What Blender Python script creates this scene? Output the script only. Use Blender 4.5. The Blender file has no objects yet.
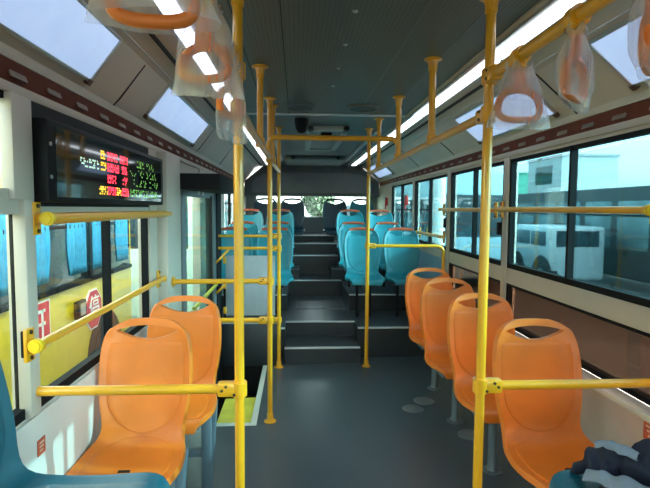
import bpy, bmesh, math, random
from mathutils import Vector, Matrix, noise
random.seed(7)
sc = bpy.context.scene
COL = sc.collection
PI = math.pi

# ------------------------------------------------------------------ materials
MATS = {}
def mat(name, col, rough=0.5, metal=0.0, var=0.0, vscale=8.0, bump=0.0, bscale=60.0, spec=0.5,
        emit=None, estr=0.0, coat=0.0, col2=None):
    if name in MATS: return MATS[name]
    m = bpy.data.materials.new(name); m.use_nodes = True
    nt = m.node_tree; b = nt.nodes['Principled BSDF']
    b.inputs['Base Color'].default_value = (*col, 1)
    b.inputs['Roughness'].default_value = rough
    b.inputs['Metallic'].default_value = metal
    b.inputs['Specular IOR Level'].default_value = spec
    b.inputs['Coat Weight'].default_value = coat
    if emit:
        b.inputs['Emission Color'].default_value = (*emit, 1)
        b.inputs['Emission Strength'].default_value = estr
    tc = nt.nodes.new('ShaderNodeTexCoord')
    if var > 0 or col2:
        n = nt.nodes.new('ShaderNodeTexNoise'); n.inputs['Scale'].default_value = vscale
        n.inputs['Detail'].default_value = 5
        nt.links.new(tc.outputs['Object'], n.inputs['Vector'])
        r = nt.nodes.new('ShaderNodeValToRGB')
        c2 = col2 or tuple(min(1, c * (1 + var)) for c in col)
        c1 = tuple(c * (1 - var) for c in col)
        r.color_ramp.elements[0].color = (*c1, 1); r.color_ramp.elements[1].color = (*c2, 1)
        r.color_ramp.elements[0].position = .35; r.color_ramp.elements[1].position = .65
        nt.links.new(n.outputs['Fac'], r.inputs['Fac'])
        nt.links.new(r.outputs['Color'], b.inputs['Base Color'])
    if bump > 0:
        n2 = nt.nodes.new('ShaderNodeTexNoise'); n2.inputs['Scale'].default_value = bscale
        n2.inputs['Detail'].default_value = 3
        nt.links.new(tc.outputs['Object'], n2.inputs['Vector'])
        bp = nt.nodes.new('ShaderNodeBump'); bp.inputs['Strength'].default_value = bump
        bp.inputs['Distance'].default_value = .01
        nt.links.new(n2.outputs['Fac'], bp.inputs['Height'])
        nt.links.new(bp.outputs['Normal'], b.inputs['Normal'])
    MATS[name] = m
    return m

def glass(name, tint, gloss=0.08, rough=0.02, dirt=0.0, dirtcol=(.7, .75, .75), graze=.45):
    m = bpy.data.materials.new(name); m.use_nodes = True
    nt = m.node_tree; nt.nodes.clear(); N = nt.nodes.new; L = nt.links.new
    out = N('ShaderNodeOutputMaterial')
    tr = N('ShaderNodeBsdfTransparent'); tr.inputs['Color'].default_value = (*tint, 1)
    gl = N('ShaderNodeBsdfGlossy'); gl.inputs['Roughness'].default_value = rough
    lw = N('ShaderNodeLayerWeight'); lw.inputs['Blend'].default_value = .5
    pw = N('ShaderNodeMath'); pw.operation = 'POWER'; pw.inputs[1].default_value = 4.0
    mul = N('ShaderNodeMath'); mul.operation = 'MULTIPLY_ADD'; mul.inputs[1].default_value = graze; mul.inputs[2].default_value = gloss * .5
    mx = N('ShaderNodeMixShader')
    L(lw.outputs['Facing'], pw.inputs[0]); L(pw.outputs[0], mul.inputs[0]); L(mul.outputs[0], mx.inputs[0])
    src = tr
    if dirt > 0:
        d = N('ShaderNodeBsdfDiffuse'); d.inputs['Color'].default_value = (*dirtcol, 1)
        tc = N('ShaderNodeTexCoord'); n = N('ShaderNodeTexNoise'); n.inputs['Scale'].default_value = 3; n.inputs['Detail'].default_value = 6
        L(tc.outputs['Object'], n.inputs['Vector'])
        mm = N('ShaderNodeMath'); mm.operation = 'MULTIPLY'; mm.inputs[1].default_value = dirt
        L(n.outputs['Fac'], mm.inputs[0])
        m2 = N('ShaderNodeMixShader'); L(mm.outputs[0], m2.inputs[0]); L(tr.outputs[0], m2.inputs[1]); L(d.outputs[0], m2.inputs[2])
        src = m2
    L(src.outputs[0], mx.inputs[1]); L(gl.outputs[0], mx.inputs[2]); L(mx.outputs[0], out.inputs[0])
    MATS[name] = m
    return m

def plastic_film(name):
    m = bpy.data.materials.new(name); m.use_nodes = True
    nt = m.node_tree; nt.nodes.clear(); N = nt.nodes.new; L = nt.links.new
    out = N('ShaderNodeOutputMaterial')
    tr = N('ShaderNodeBsdfTransparent'); tr.inputs['Color'].default_value = (.97, .97, 1, 1)
    df = N('ShaderNodeBsdfDiffuse'); df.inputs['Color'].default_value = (.93, .93, .96, 1)
    tl = N('ShaderNodeBsdfTranslucent'); tl.inputs['Color'].default_value = (.93, .93, .97, 1)
    gl = N('ShaderNodeBsdfGlossy'); gl.inputs['Roughness'].default_value = .3
    tc = N('ShaderNodeTexCoord'); n = N('ShaderNodeTexNoise'); n.inputs['Scale'].default_value = 16; n.inputs['Detail'].default_value = 3
    n.inputs['Distortion'].default_value = 1.0
    mp = N('ShaderNodeMapping'); mp.inputs['Scale'].default_value = (1, 1, .3)
    L(tc.outputs['Object'], mp.inputs['Vector']); L(mp.outputs[0], n.inputs['Vector'])
    bp = N('ShaderNodeBump'); bp.inputs['Strength'].default_value = .10; bp.inputs['Distance'].default_value = .01
    L(n.outputs['Fac'], bp.inputs['Height'])
    L(bp.outputs[0], gl.inputs['Normal']); L(bp.outputs[0], df.inputs['Normal'])
    a = N('ShaderNodeMixShader'); a.inputs[0].default_value = .5; L(df.outputs[0], a.inputs[1]); L(tl.outputs[0], a.inputs[2])
    rm = N('ShaderNodeMapRange'); rm.inputs['From Min'].default_value = .3; rm.inputs['From Max'].default_value = .7
    rm.inputs['To Min'].default_value = .17; rm.inputs['To Max'].default_value = .34
    L(n.outputs['Fac'], rm.inputs[0])
    b = N('ShaderNodeMixShader'); L(rm.outputs[0], b.inputs[0]); L(tr.outputs[0], b.inputs[1]); L(a.outputs[0], b.inputs[2])
    c = N('ShaderNodeMixShader'); c.inputs[0].default_value = .05; L(b.outputs[0], c.inputs[1]); L(gl.outputs[0], c.inputs[2])
    L(c.outputs[0], out.inputs[0])
    MATS[name] = m
    return m

def emis(name, col, s):
    m = bpy.data.materials.new(name); m.use_nodes = True
    b = m.node_tree.nodes['Principled BSDF']
    b.inputs['Base Color'].default_value = (*col, 1)
    b.inputs['Emission Color'].default_value = (*col, 1); b.inputs['Emission Strength'].default_value = s
    b.inputs['Roughness'].default_value = .3
    MATS[name] = m
    return m

M_YEL = mat('yellow_paint', (.80, .37, .012), .30, var=.02, vscale=3, coat=.35)
M_ORA = mat('orange_plastic', (.78, .19, .017), .38, var=.06, vscale=6, bump=.05, bscale=220)
M_TEA = mat('teal_plastic', (.014, .22, .275), .33, var=.06, vscale=6, bump=.05, bscale=220)
M_GRIP = mat('red_orange_grip', (.50, .085, .03), .4, var=.1)
M_BLKGRIP = mat('black_grip', (.02, .022, .028), .4)
M_SEATDARK = mat('dark_seat_plastic', (.010, .035, .055), .35, var=.1)  # darker base colour than the teal back row seat
M_STRAP = mat('orange_strap', (.80, .20, .03), .35, var=.06)
M_BEIGE = mat('beige_panel', (.51, .455, .385), .5, var=.03, vscale=3, bump=.03)
M_DUCT = mat('duct_panel', (.56, .515, .445), .45, var=.04, vscale=3, bump=.03)
M_WHITEP = mat('white_panel', (.66, .64, .60), .45, var=.03, vscale=3)
M_PINK = mat('pale_lower_panel', (.58, .46, .41), .5, var=.04)
M_BLACK = mat('black_rubber', (.010, .010, .011), .6, spec=.2)
M_FRAME = mat('window_black', (.008, .009, .010), .7, spec=.1)
M_BROWN = mat('brown_band', (.15, .046, .032), .65, var=.1, vscale=20, spec=.15)
M_VENT = mat('vent_beige', (.24, .19, .155), .5)
M_STEEL = mat('grey_steel', (.16, .19, .21), .35, metal=.5)
M_BRACK = mat('blue_grey_metal', (.13, .18, .22), .4, metal=.2)
M_ALU = mat('aluminium', (.55, .56, .57), .35, metal=.8)
M_SCREW = mat('screw_metal', (.5, .5, .48), .3, metal=.9)
M_GREYD = mat('rear_grey_panel', (.13, .14, .15), .5, var=.06)
M_NOSE = mat('step_nosing', (.62, .64, .65), .45)
M_GREENY = mat('yellow_green_mat', (.60, .55, .05), .5, var=.1, bump=.1)
M_LITE = emis('tube_light', (.86, .92, 1.0), 2.3)
M_AD = mat('lightbox_face', (.46, .55, .70), .25, var=.10, vscale=5, emit=(.45, .62, .95), estr=.46)
M_GL = glass('clear_window_glass', (.80, .90, .88), .04)
M_GR = glass('tinted_window_glass', (.28, .43, .455), .05, dirt=.03, dirtcol=(.35, .5, .52))
M_GLB = glass('brown_lower_glass', (.24, .19, .155), .05, dirt=.28, dirtcol=(.12, .09, .07), graze=.16)
M_GDOOR = glass('door_glass', (.78, .92, .86), .05, dirt=.1, dirtcol=(.5, .75, .65))
M_FILM = plastic_film('clear_plastic_film')

def floor_mat():
    m = mat('grey_vinyl', (.060, .078, .092), .30, bump=.10, bscale=150)
    nt = m.node_tree; N = nt.nodes.new; L = nt.links.new
    b = nt.nodes['Principled BSDF']
    tc = N('ShaderNodeTexCoord'); n = N('ShaderNodeTexNoise'); n.inputs['Scale'].default_value = 250; n.inputs['Detail'].default_value = 2
    L(tc.outputs['Object'], n.inputs['Vector'])
    n3 = N('ShaderNodeTexNoise'); n3.inputs['Scale'].default_value = 2.2; n3.inputs['Detail'].default_value = 5
    L(tc.outputs['Object'], n3.inputs['Vector'])
    mxv = N('ShaderNodeMath'); mxv.operation = 'MULTIPLY_ADD'; mxv.inputs[1].default_value = .5
    L(n.outputs['Fac'], mxv.inputs[0]); 
    hv = N('ShaderNodeMath'); hv.operation = 'MULTIPLY'; hv.inputs[1].default_value = .5
    L(n3.outputs['Fac'], hv.inputs[0]); L(hv.outputs[0], mxv.inputs[2])
    r = N('ShaderNodeValToRGB'); r.color_ramp.elements[0].position = .3; r.color_ramp.elements[1].position = .7
    r.color_ramp.elements[0].color = (.052, .068, .082, 1); r.color_ramp.elements[1].color = (.074, .094, .110, 1)
    L(mxv.outputs[0], r.inputs[0]); L(r.outputs[0], b.inputs['Base Color'])
    return m
M_FLOOR = floor_mat()
M_STEPF = mat('dark_step_vinyl', (.040, .050, .058), .35, var=.12, vscale=30, bump=.1, bscale=150)
M_RISER = mat('black_riser', (.020, .024, .028), .4, var=.1)

def ceil_mat():
    m = mat('ceiling_vinyl', (.085, .105, .105), .42)
    nt = m.node_tree; N = nt.nodes.new; L = nt.links.new; b = nt.nodes['Principled BSDF']
    tc = N('ShaderNodeTexCoord')
    # fine perforation grid
    vo = N('ShaderNodeTexVoronoi'); vo.inputs['Scale'].default_value = 55; vo.inputs['Randomness'].default_value = 0
    L(tc.outputs['Object'], vo.inputs['Vector'])
    lt = N('ShaderNodeMath'); lt.operation = 'LESS_THAN'; lt.inputs[1].default_value = .22; L(vo.outputs['Distance'], lt.inputs[0])
    mx = N('ShaderNodeMix'); mx.data_type = 'RGBA'
    mx.inputs['A'].default_value = (.108, .114, .104, 1); mx.inputs['B'].default_value = (.040, .045, .042, 1)
    L(lt.outputs[0], mx.inputs['Factor']); L(mx.outputs['Result'], b.inputs['Base Color'])
    return m
M_CEIL = ceil_mat()

# ------------------------------------------------------------------ mesh builder
class MB:
    def __init__(s): s.bm = bmesh.new()
    def _add(s, bm2):
        me = bpy.data.meshes.new('tmp'); bm2.to_mesh(me); bm2.free(); s.bm.from_mesh(me); bpy.data.meshes.remove(me)
    def box(s, x0, x1, y0, y1, z0, z1, bev=0.0, seg=2, M=None):
        b = bmesh.new(); bmesh.ops.create_cube(b, size=1)
        bmesh.ops.scale(b, vec=(abs(x1 - x0), abs(y1 - y0), abs(z1 - z0)), verts=b.verts)
        if bev > 0: bmesh.ops.bevel(b, geom=list(b.edges), offset=bev, segments=seg, affect='EDGES', profile=.5)
        bmesh.ops.translate(b, vec=((x0 + x1) / 2, (y0 + y1) / 2, (z0 + z1) / 2), verts=b.verts)
        if M is not None: bmesh.ops.transform(b, matrix=M, verts=b.verts)
        s._add(b); return s
    def cyl(s, c, r, h, axis='Z', seg=24, r2=None, bev=0.0):
        b = bmesh.new(); bmesh.ops.create_cone(b, cap_ends=True, segments=seg, radius1=r, radius2=r if r2 is None else r2, depth=h)
        if bev: bmesh.ops.bevel(b, geom=[e for e in b.edges if len(e.link_faces) == 2 and any(len(f.verts) > 4 for f in e.link_faces)], offset=bev, segments=2, affect='EDGES')
        if axis == 'X': bmesh.ops.rotate(b, cent=(0, 0, 0), matrix=Matrix.Rotation(PI / 2, 3, 'Y'), verts=b.verts)
        if axis == 'Y': bmesh.ops.rotate(b, cent=(0, 0, 0), matrix=Matrix.Rotation(PI / 2, 3, 'X'), verts=b.verts)
        bmesh.ops.translate(b, vec=c, verts=b.verts); s._add(b); return s
    def sph(s, c, r, sx=1, sy=1, sz=1, seg=20):
        b = bmesh.new(); bmesh.ops.create_uvsphere(b, u_segments=seg, v_segments=seg // 2, radius=r)
        bmesh.ops.scale(b, vec=(sx, sy, sz), verts=b.verts); bmesh.ops.translate(b, vec=c, verts=b.verts); s._add(b); return s
    def lathe(s, prof, c=(0, 0, 0), seg=24):
        b = bmesh.new(); rings = []
        for r, z in prof: rings.append([b.verts.new((r * math.cos(2 * PI * i / seg), r * math.sin(2 * PI * i / seg), z)) for i in range(seg)])
        for a, d in zip(rings, rings[1:]):
            for i in range(seg): b.faces.new((a[i], a[(i + 1) % seg], d[(i + 1) % seg], d[i]))
        b.faces.new(rings[0][::-1]); b.faces.new(rings[-1])
        bmesh.ops.recalc_face_normals(b, faces=b.faces)
        bmesh.ops.translate(b, vec=c, verts=b.verts); s._add(b); return s
    def tube(s, pts, r, seg=14, closed=False, caps=True, rz=None):
        pts = [Vector(p) for p in pts]; n = len(pts); b = bmesh.new(); rings = []
        up = None
        for i in range(n):
            if closed: t = (pts[(i + 1) % n] - pts[i - 1]).normalized()
            elif i == 0: t = (pts[1] - pts[0]).normalized()
            elif i == n - 1: t = (pts[-1] - pts[-2]).normalized()
            else: t = ((pts[i + 1] - pts[i]).normalized() + (pts[i] - pts[i - 1]).normalized()).normalized()
            if up is None:
                up = Vector((0, 0, 1)) if abs(t.z) < .9 else Vector((0, 1, 0))
            a = t.cross(up).normalized(); up = a.cross(t).normalized()
            rr = r(i / (n - 1)) if callable(r) else r
            r2 = rr if rz is None else rz
            rings.append([b.verts.new(pts[i] + a * rr * math.cos(2 * PI * k / seg) + up * r2 * math.sin(2 * PI * k / seg)) for k in range(seg)])
        prs = list(zip(rings, rings[1:])) + ([(rings[-1], rings[0])] if closed else [])
        for a, d in prs:
            for k in range(seg): b.faces.new((a[k], a[(k + 1) % seg], d[(k + 1) % seg], d[k]))
        if caps and not closed: b.faces.new(rings[0][::-1]); b.faces.new(rings[-1])
        bmesh.ops.recalc_face_normals(b, faces=b.faces); s._add(b); return s
    def prism(s, poly, axis, a0, a1, bev=0.0):
        # poly: 2-D points; axis 'X' -> (y,z), 'Y' -> (x,z), 'Z' -> (x,y)
        b = bmesh.new()
        def P(p, h):
            return {'X': (h, p[0], p[1]), 'Y': (p[0], h, p[1]), 'Z': (p[0], p[1], h)}[axis]
        A = [b.verts.new(P(p, a0)) for p in poly]; B = [b.verts.new(P(p, a1)) for p in poly]
        b.faces.new(A); b.faces.new(B[::-1]); n = len(poly)
        for i in range(n): b.faces.new((A[i], A[(i + 1) % n], B[(i + 1) % n], B[i]))
        bmesh.ops.recalc_face_normals(b, faces=b.faces)
        if bev: bmesh.ops.bevel(b, geom=list(b.edges), offset=bev, segments=2, affect='EDGES')
        s._add(b); return s
    def grid(s, rows, closed_v=False):
        b = bmesh.new(); R = [[b.verts.new(p) for p in r] for r in rows]
        for a, d in zip(R, R[1:]):
            n = len(a)
            for i in range(n if closed_v else n - 1): b.faces.new((a[i], a[(i + 1) % n], d[(i + 1) % n], d[i]))
        bmesh.ops.recalc_face_normals(b, faces=b.faces); s._add(b); return s
    def wrinkle(s, amp, sc_, seed=0, cuts=1):
        bmesh.ops.subdivide_edges(s.bm, edges=list(s.bm.edges), cuts=cuts, use_grid_fill=True, smooth=.5)
        s.bm.normal_update()
        off = Vector((seed * 3.1, seed * 1.7, seed))
        ds = [(v, v.normal.copy(), abs(noise.noise(v.co * sc_ + off)) * 2 - .5 + .5 * noise.noise(v.co * sc_ * 2.7 + off)) for v in s.bm.verts]
        for v, nn, d in ds: v.co += nn * d * amp
        return s
    def xf(s, M): bmesh.ops.transform(s.bm, matrix=M, verts=s.bm.verts); return s
    def build(s, name, m, parent=None, smooth=True, local=None, ang=35):
        """links the shapes as ONE mesh object. Coordinates are world ones; with a parent they stay where they are."""
        if parent is not None and local is None: 
            inv = WORLD(parent).inverted(); bmesh.ops.transform(s.bm, matrix=inv, verts=s.bm.verts)
        me = bpy.data.meshes.new(name)
        if smooth:
            for f in s.bm.faces: f.smooth = True
            for e in s.bm.edges:
                if len(e.link_faces) == 2 and e.calc_face_angle(0) > math.radians(ang): e.smooth = False
        s.bm.to_mesh(me); s.bm.free()
        o = bpy.data.objects.new(name, me); COL.objects.link(o)
        if isinstance(m, (list, tuple)):
            for q in m: me.materials.append(q)
        else: me.materials.append(m)
        if parent is not None: o.parent = parent
        return o

def WORLD(o):
    M = o.matrix_basis.copy(); p = o.parent
    while p is not None: M = p.matrix_basis @ M; p = p.parent
    return M

def tag(o, label=None, cat=None, group=None, kind=None):
    if label: o['label'] = label
    if cat: o['category'] = cat
    if group: o['group'] = group
    if kind: o['kind'] = kind
    return o
def thing(name, label, cat, loc=(0, 0, 0), rz=0, group=None):
    o = bpy.data.objects.new(name, None); COL.objects.link(o); o.empty_display_size = .05
    o.location = loc; o.rotation_euler = (0, 0, rz)
    return tag(o, label, cat, group)
def dup(root, loc=None, rz=None, label=None, group=None, parent=None):
    c = root.copy(); COL.objects.link(c)
    if parent is not None: c.parent = parent
    if loc is not None: c.location = loc
    if rz is not None: c.rotation_euler = (0, 0, rz)
    if label: c['label'] = label
    if group: c['group'] = group
    for ch in list(root.children): dup(ch, parent=c)
    return c
def struct(name, mb, m, parent=None, **k):
    o = mb.build(name, m, parent, **k)
    if parent is None: o['kind'] = 'structure'
    return o
def bake(o):
    dg = bpy.context.evaluated_depsgraph_get(); me = bpy.data.meshes.new_from_object(o.evaluated_get(dg))
    o.modifiers.clear(); o.data = me
def fillet(pts, r, n=6):
    pts = [Vector(p) for p in pts]; out = [pts[0]]
    for i in range(1, len(pts) - 1):
        a, b, c = pts[i - 1], pts[i], pts[i + 1]
        u = (a - b).normalized(); v = (c - b).normalized(); d = min(r, (a - b).length * .49, (c - b).length * .49)
        p0 = b + u * d; p1 = b + v * d
        for k in range(n + 1):
            t = k / n; out.append((1 - t) ** 2 * p0 + 2 * t * (1 - t) * b + t * t * p1)
    out.append(pts[-1]); return out
def smoothstep(a, b, x):
    t = max(0, min(1, (x - a) / (b - a))); return t * t * (3 - 2 * t)

# ------------------------------------------------------------------ camera
cam = bpy.data.cameras.new('camera'); co = bpy.data.objects.new('camera', cam); COL.objects.link(co)
cam.sensor_width = 36; cam.lens = 500 / 650 * 36; cam.clip_start = .02; cam.clip_end = 300
PITCH = math.atan(35.5 / 500); YAW = math.atan(28.5 / 500); ROLL = math.radians(.4)
co.matrix_world = Matrix.Translation((-.26, 0, 1.45)) @ Matrix.Rotation(-YAW, 4, 'Z') @ Matrix.Rotation(PI / 2 - PITCH, 4, 'X') @ Matrix.Rotation(ROLL, 4, 'Z')
sc.camera = co

# ------------------------------------------------------------------ constants of the bus
WX = 1.15           # inner wall
YF, YR = -1.7, 8.75  # front and rear wall
ZC = 2.165          # ceiling
GZ = -.80           # street level

# ================================================================== SETTING
# ---- floor, with its platforms and steps as parts
f = MB()
f.box(-.54, WX + .05, YF, 5.0, -.12, 0)
f.box(-WX - .05, -.54, YF, 3.28, -.12, 0)
f.box(-WX - .05, -.54, 4.62, 5.0, -.12, 0)
f.box(-WX - .05, WX + .05, 5.0, YR, -.12, 0)
floor = struct('floor', f, M_FLOOR)
MB().box(-WX - .05, -.54, 3.28, 4.62, -.38, -.30)  .build('door_well_floor', M_BLACK, floor)
MB().box(-.565, -.54, 3.28, 4.62, -.30, -.005).build('door_well_riser', M_BLACK, floor)
MB().prism([(-.565, -.004), (-.565, -.03), (-.80, -.05), (-.80, -.012)], 'Y', 3.305, 3.78).build('yellow_threshold_mat', M_GREENY, floor)
MB().box(-.565, -.525, 3.265, 4.62, -.01, .006, .002).build('well_edge_trim', mat('pale_edge', (.55, .60, .54), .5), floor)
MB().box(-1.06, -.565, 3.265, 3.305, -.01, .006, .002).build('well_front_trim', mat('pale_edge', (.55, .60, .54), .5), floor)
MB().box(-WX, -.54, 4.605, 4.625, -.38, -.004).build('door_well_end', M_BLACK, floor)
# platform blocks
Z1, Z2, Z3, Z4, Z5 = .145, .29, .49, .765, .915
def step(x0, x1, y0, y1, z, name='raised_platform', nose=True, z0=0.0):
    o = MB().box(x0, x1, y0, y1, z0, z - .004, 0).build(name, M_RISER, floor)
    MB().box(x0, x1, y0 + .004, y1, z - .004, z).build('tread', M_STEPF, o)
    if nose: MB().box(x0, x1, y0 - .006, y0 + .035, z - .008, z + .004, .002).build('nosing', M_NOSE, o)
    return o
step(-.37, .34, 4.60, 5.06, Z1, 'aisle_step')
step(-.37, .34, 5.06, 6.62, Z2, 'aisle_platform')
step(.34, WX, 4.78, 5.62, Z2, 'side_platform')
step(-WX, -.37, 4.78, 5.62, Z2, 'side_platform')
step(.34, WX, 5.62, 6.75, .47, 'seat_platform')
step(-WX, -.37, 5.62, 6.75, .47, 'seat_platform')
step(.22, WX, 6.75, 7.6, .62, 'seat_platform', False)
step(-WX, -.22, 6.75, 7.6, .62, 'seat_platform', False)
step(-.37, .34, 6.62, 7.25, Z3, 'aisle_step')
step(-.37, .34, 7.25, 7.62, Z4, 'aisle_step', True)
step(-WX, WX, 7.62, 8.6, Z5, 'rear_platform')
step(-.37, .34, 8.0, 8.6, Z5 + .10, 'rear_step')
# front wheel arches that carry the two side seats
MB().box(-WX, -.66, -.2, 1.55, 0, .255, .03).build('wheel_arch_box', M_RISER, floor)
MB().box(.60, WX, -.2, 1.55, 0, .225, .03).build('wheel_arch_box', M_RISER, floor)
# floor access cover in the raised aisle
fh = thing('floor_hatch', 'dark rectangular access hatch set into the raised aisle floor', 'hatch', (0.02, 5.98, Z2))
MB().box(-.25, .29, 5.72, 6.24, Z2, Z2 + .004).build('cover', M_STEPF, fh)
m_ = MB()
for a in ((-.27, .31, 5.70, 5.725), (-.27, .31, 6.235, 6.26), (-.27, -.25, 5.70, 6.26), (.29, .31, 5.70, 6.26)): m_.box(*a, Z2, Z2 + .007)
m_.build('rim', M_STEEL, fh)
MB().cyl((.02, 5.83, Z2 + .006), .02, .006).build('latch', M_ALU, fh)
# round floor cover plates
for (x, y, lab) in ((.589, 3.50, 'round grey floor cover plate nearest the aisle, beside the orange seat legs'),
                    (.708, 3.647, 'round grey floor cover plate touching another, farther from the camera'),
                    (.86, 3.07, 'round grey floor cover plate by itself under an orange seat')):
    o = MB().lathe([(.078, 0), (.078, .003), (.070, .006), (.0005, .006)], (x, y, 0)).build('floor_cover_plate', mat('disc_grey', (.15, .17, .18), .4), None)
    tag(o, lab, 'cover plate', 'round floor plates')

# ---- ceiling (centre panel, coves, sloping ducts) as one thing of the setting
c = MB()
c.box(-.64, .57, YF, 8.5, ZC, ZC + .03)
ceil = struct('ceiling', c, M_CEIL)
def duct(sg, off):
    # profile seen from the rear: x positive outward
    prof = [(.575, 2.168), (.575, 2.158), (.60, 2.150), (.70, 2.150), (.775, 2.158), (.795, 2.150), (.815, 2.146), (.85, 2.140), (.90, 2.118), (1.085, 1.958), (1.115, 1.925), (1.125, 1.895), (1.165, 1.895), (1.165, 2.25), (.575, 2.25)]
    return [(sg * (x + (off if i < 9 or i > 12 else 0)), z) for i, (x, z) in enumerate(prof)]
MB().prism(duct(1, -.005), 'Y', YF, 8.5).build('sloping_duct', M_DUCT, ceil, ang=15)
MB().prism(duct(-1, .06), 'Y', YF, 8.5).build('sloping_duct', M_DUCT, ceil, ang=15)
for sg, off in ((1, -.005), (-1, .06)):
    MB().box(sg * (.782 + off), sg * (.794 + off), YF, 8.5, 2.140, 2.156).build('dark_groove', M_BLACK, ceil)
    b = MB(); b.box(sg * (.868 + off), sg * (.876 + off), YF, 8.5, 2.128, 2.141, .002)
    b.build('duct_bead', M_ALU, ceil)
    for y in (2.42, 4.35, 5.6, 6.9):
        MB().prism([(sg * 1.118, 1.926), (sg * 1.088, 1.954), (sg * (.905 + off), 2.112), (sg * (.907 + off), 2.108), (sg * 1.086, 1.951), (sg * 1.116, 1.922)], 'Y', y, y + .012).build('duct_seam', M_BLACK, ceil)
for x in (-.32, .20, .42, -.5):
    MB().box(x - .002, x + .002, YF, 3.83, ZC - .0015, ZC + .001).build('panel_groove', M_BLACK if x < 0 else M_STEEL, ceil)
MB().box(-.64, .57, 3.83, 3.865, ZC - .012, ZC + .004, .003).build('cross_trim', M_ALU, ceil)
m_ = MB()
for k in range(7): m_.lathe([(.0005, -.005), (.008, -.005), (.011, 0), (.0005, .001)], (-.05, .75 + .37 * k, ZC), 12)
m_.build('ceiling_screws', M_SCREW, ceil)

# ---- right wall
FR = 0.0
RW = [(.32, 1.70), (1.79, 3.262), (3.345, 4.53), (4.62, 5.93), (6.02, 7.4)]  # front side windows left out to dim the foreground
w = MB()
w.box(WX, WX + .06, YF, YR, -.3, .655)
w.box(WX, WX + .06, YF, YR, .960, 1.062)
w.box(WX, WX + .06, YF, YR, 1.782, 2.25)
ys = [YF] + [v for p in RW for v in p] + [YR]
for a, b_ in zip(ys[0::2], ys[1::2]): w.box(WX - .008, WX + .06, a, b_, .655, 1.80, .003)
w.box(WX, WX + .06, 4.62, YR, .6, .956)
wall_r = struct('wall_right', w, M_BEIGE)
MB().box(WX - .008, WX + .002, YF, 4.62, -.02, .642).build('lower_panel', M_PINK, wall_r)
MB().box(WX - .072, WX + .002, YF, 4.64, .642, .672, .006).build('ledge', M_WHITEP, wall_r)
MB().box(WX - .010, WX + .002, 4.66, 8.5, .5, .98).build('rear_side_panel', mat('blue_grey_panel', (.22, .36, .46), .4), wall_r)
def window(n, x, y0, y1, z0, z1, glassm, mull=None, cross=None, fr=.026, latch=None):
    sg = 1 if x > 0 else -1
    o = MB()
    xa, xb = x, x + sg * .034
    o.box(xa, xb, y0, y1, z0, z0 + fr * 1.25); o.box(xa, xb, y0, y1, z1 - fr * .8, z1)
    o.box(xa, xb, y0, y0 + fr, z0, z1); o.box(xa, xb, y1 - fr, y1, z0, z1)
    o = struct('window_%d' % n, o, M_FRAME)
    MB().box(x + sg * .022, x + sg * .026, y0 + .01, y1 - .01, z0 + .01, z1 - .01).build('pane', glassm, o)
    if mull: MB().box(xa - sg * .002, xb, mull - .010, mull + .010, z0, z1).build('mullion', M_FRAME, o)
    if cross: MB().box(xa - sg * .004, xb, y0, y1, cross[0], cross[1]).build('crossbar', M_BEIGE, o)
    for (ly, lz) in latch or []: MB().box(xa - sg * .02, xa + sg * .006, ly - .02, ly + .02, lz - .045, lz + .045, .005).build('latch', M_BLACK, o)
    return o
n = 0
for i, (a, b_) in enumerate(RW):
    n += 1
    window(n, WX, a, b_, 1.062, 1.782, M_GR, (a + b_) / 2 , None, latch=[(a + .05, 1.32)] if i in (2, 3) else None)
    if b_ < 4.6:
        n += 1
        window(n, WX, a, b_, .672, .960, M_GLB, None, None, .02)
# ---- left wall
w = MB()
LW = [(.30, 1.69), (1.725, 3.05)]  # no front side windows here either, to keep the foreground darker
w.box(-WX - .06, -WX, YF, 3.56, -.3, .75)
w.box(-WX - .06, -WX, YF, 3.56, 1.80, 2.25)
w.box(-WX - .06, -WX, 3.56, 4.62, 1.68, 2.25)
w.box(-WX - .06, -WX, 4.62, YR, -.3, 1.0)
w.box(-WX - .06, -WX, 4.62, YR, 1.80, 2.25)
for a, b_ in ((YF, .30), (1.69, 1.725), (3.05, 3.46), (4.62, 6.15), (7.5, YR)): w.box(-WX - .06, -WX + .014, a, b_, .75, 1.80, .004)  # solid stretch past the door added to shade the left rear seats
w.box(-WX - .02, -1.128, 1.60, 1.72, 1.47, 1.80, .006); w.box(-WX - .02, -1.128, 1.655, 1.72, .75, 1.475, .006)
w.box(-WX - .02, -1.07, 3.20, 3.56, -.02, 1.80, .012)
wall_l = struct('wall_left', w, M_BEIGE)
MB().box(-WX - .002, -WX + .012, YF, 3.20, -.02, .742).build('lower_panel', M_WHITEP, wall_l)
for i, (a, b_) in enumerate(LW):
    n += 1
    window(n, -WX, a, b_, .75, 1.80, M_GL, (2.43 if i == 1 else None), (1.425, 1.505), .028, latch=[(b_ - .02, 1.0)] if i == 0 else None)
for (a, b_) in ((6.15, 7.5),):
    n += 1
    window(n, -WX, a, b_, 1.0, 1.80, M_GL, (a + b_) / 2)
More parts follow.
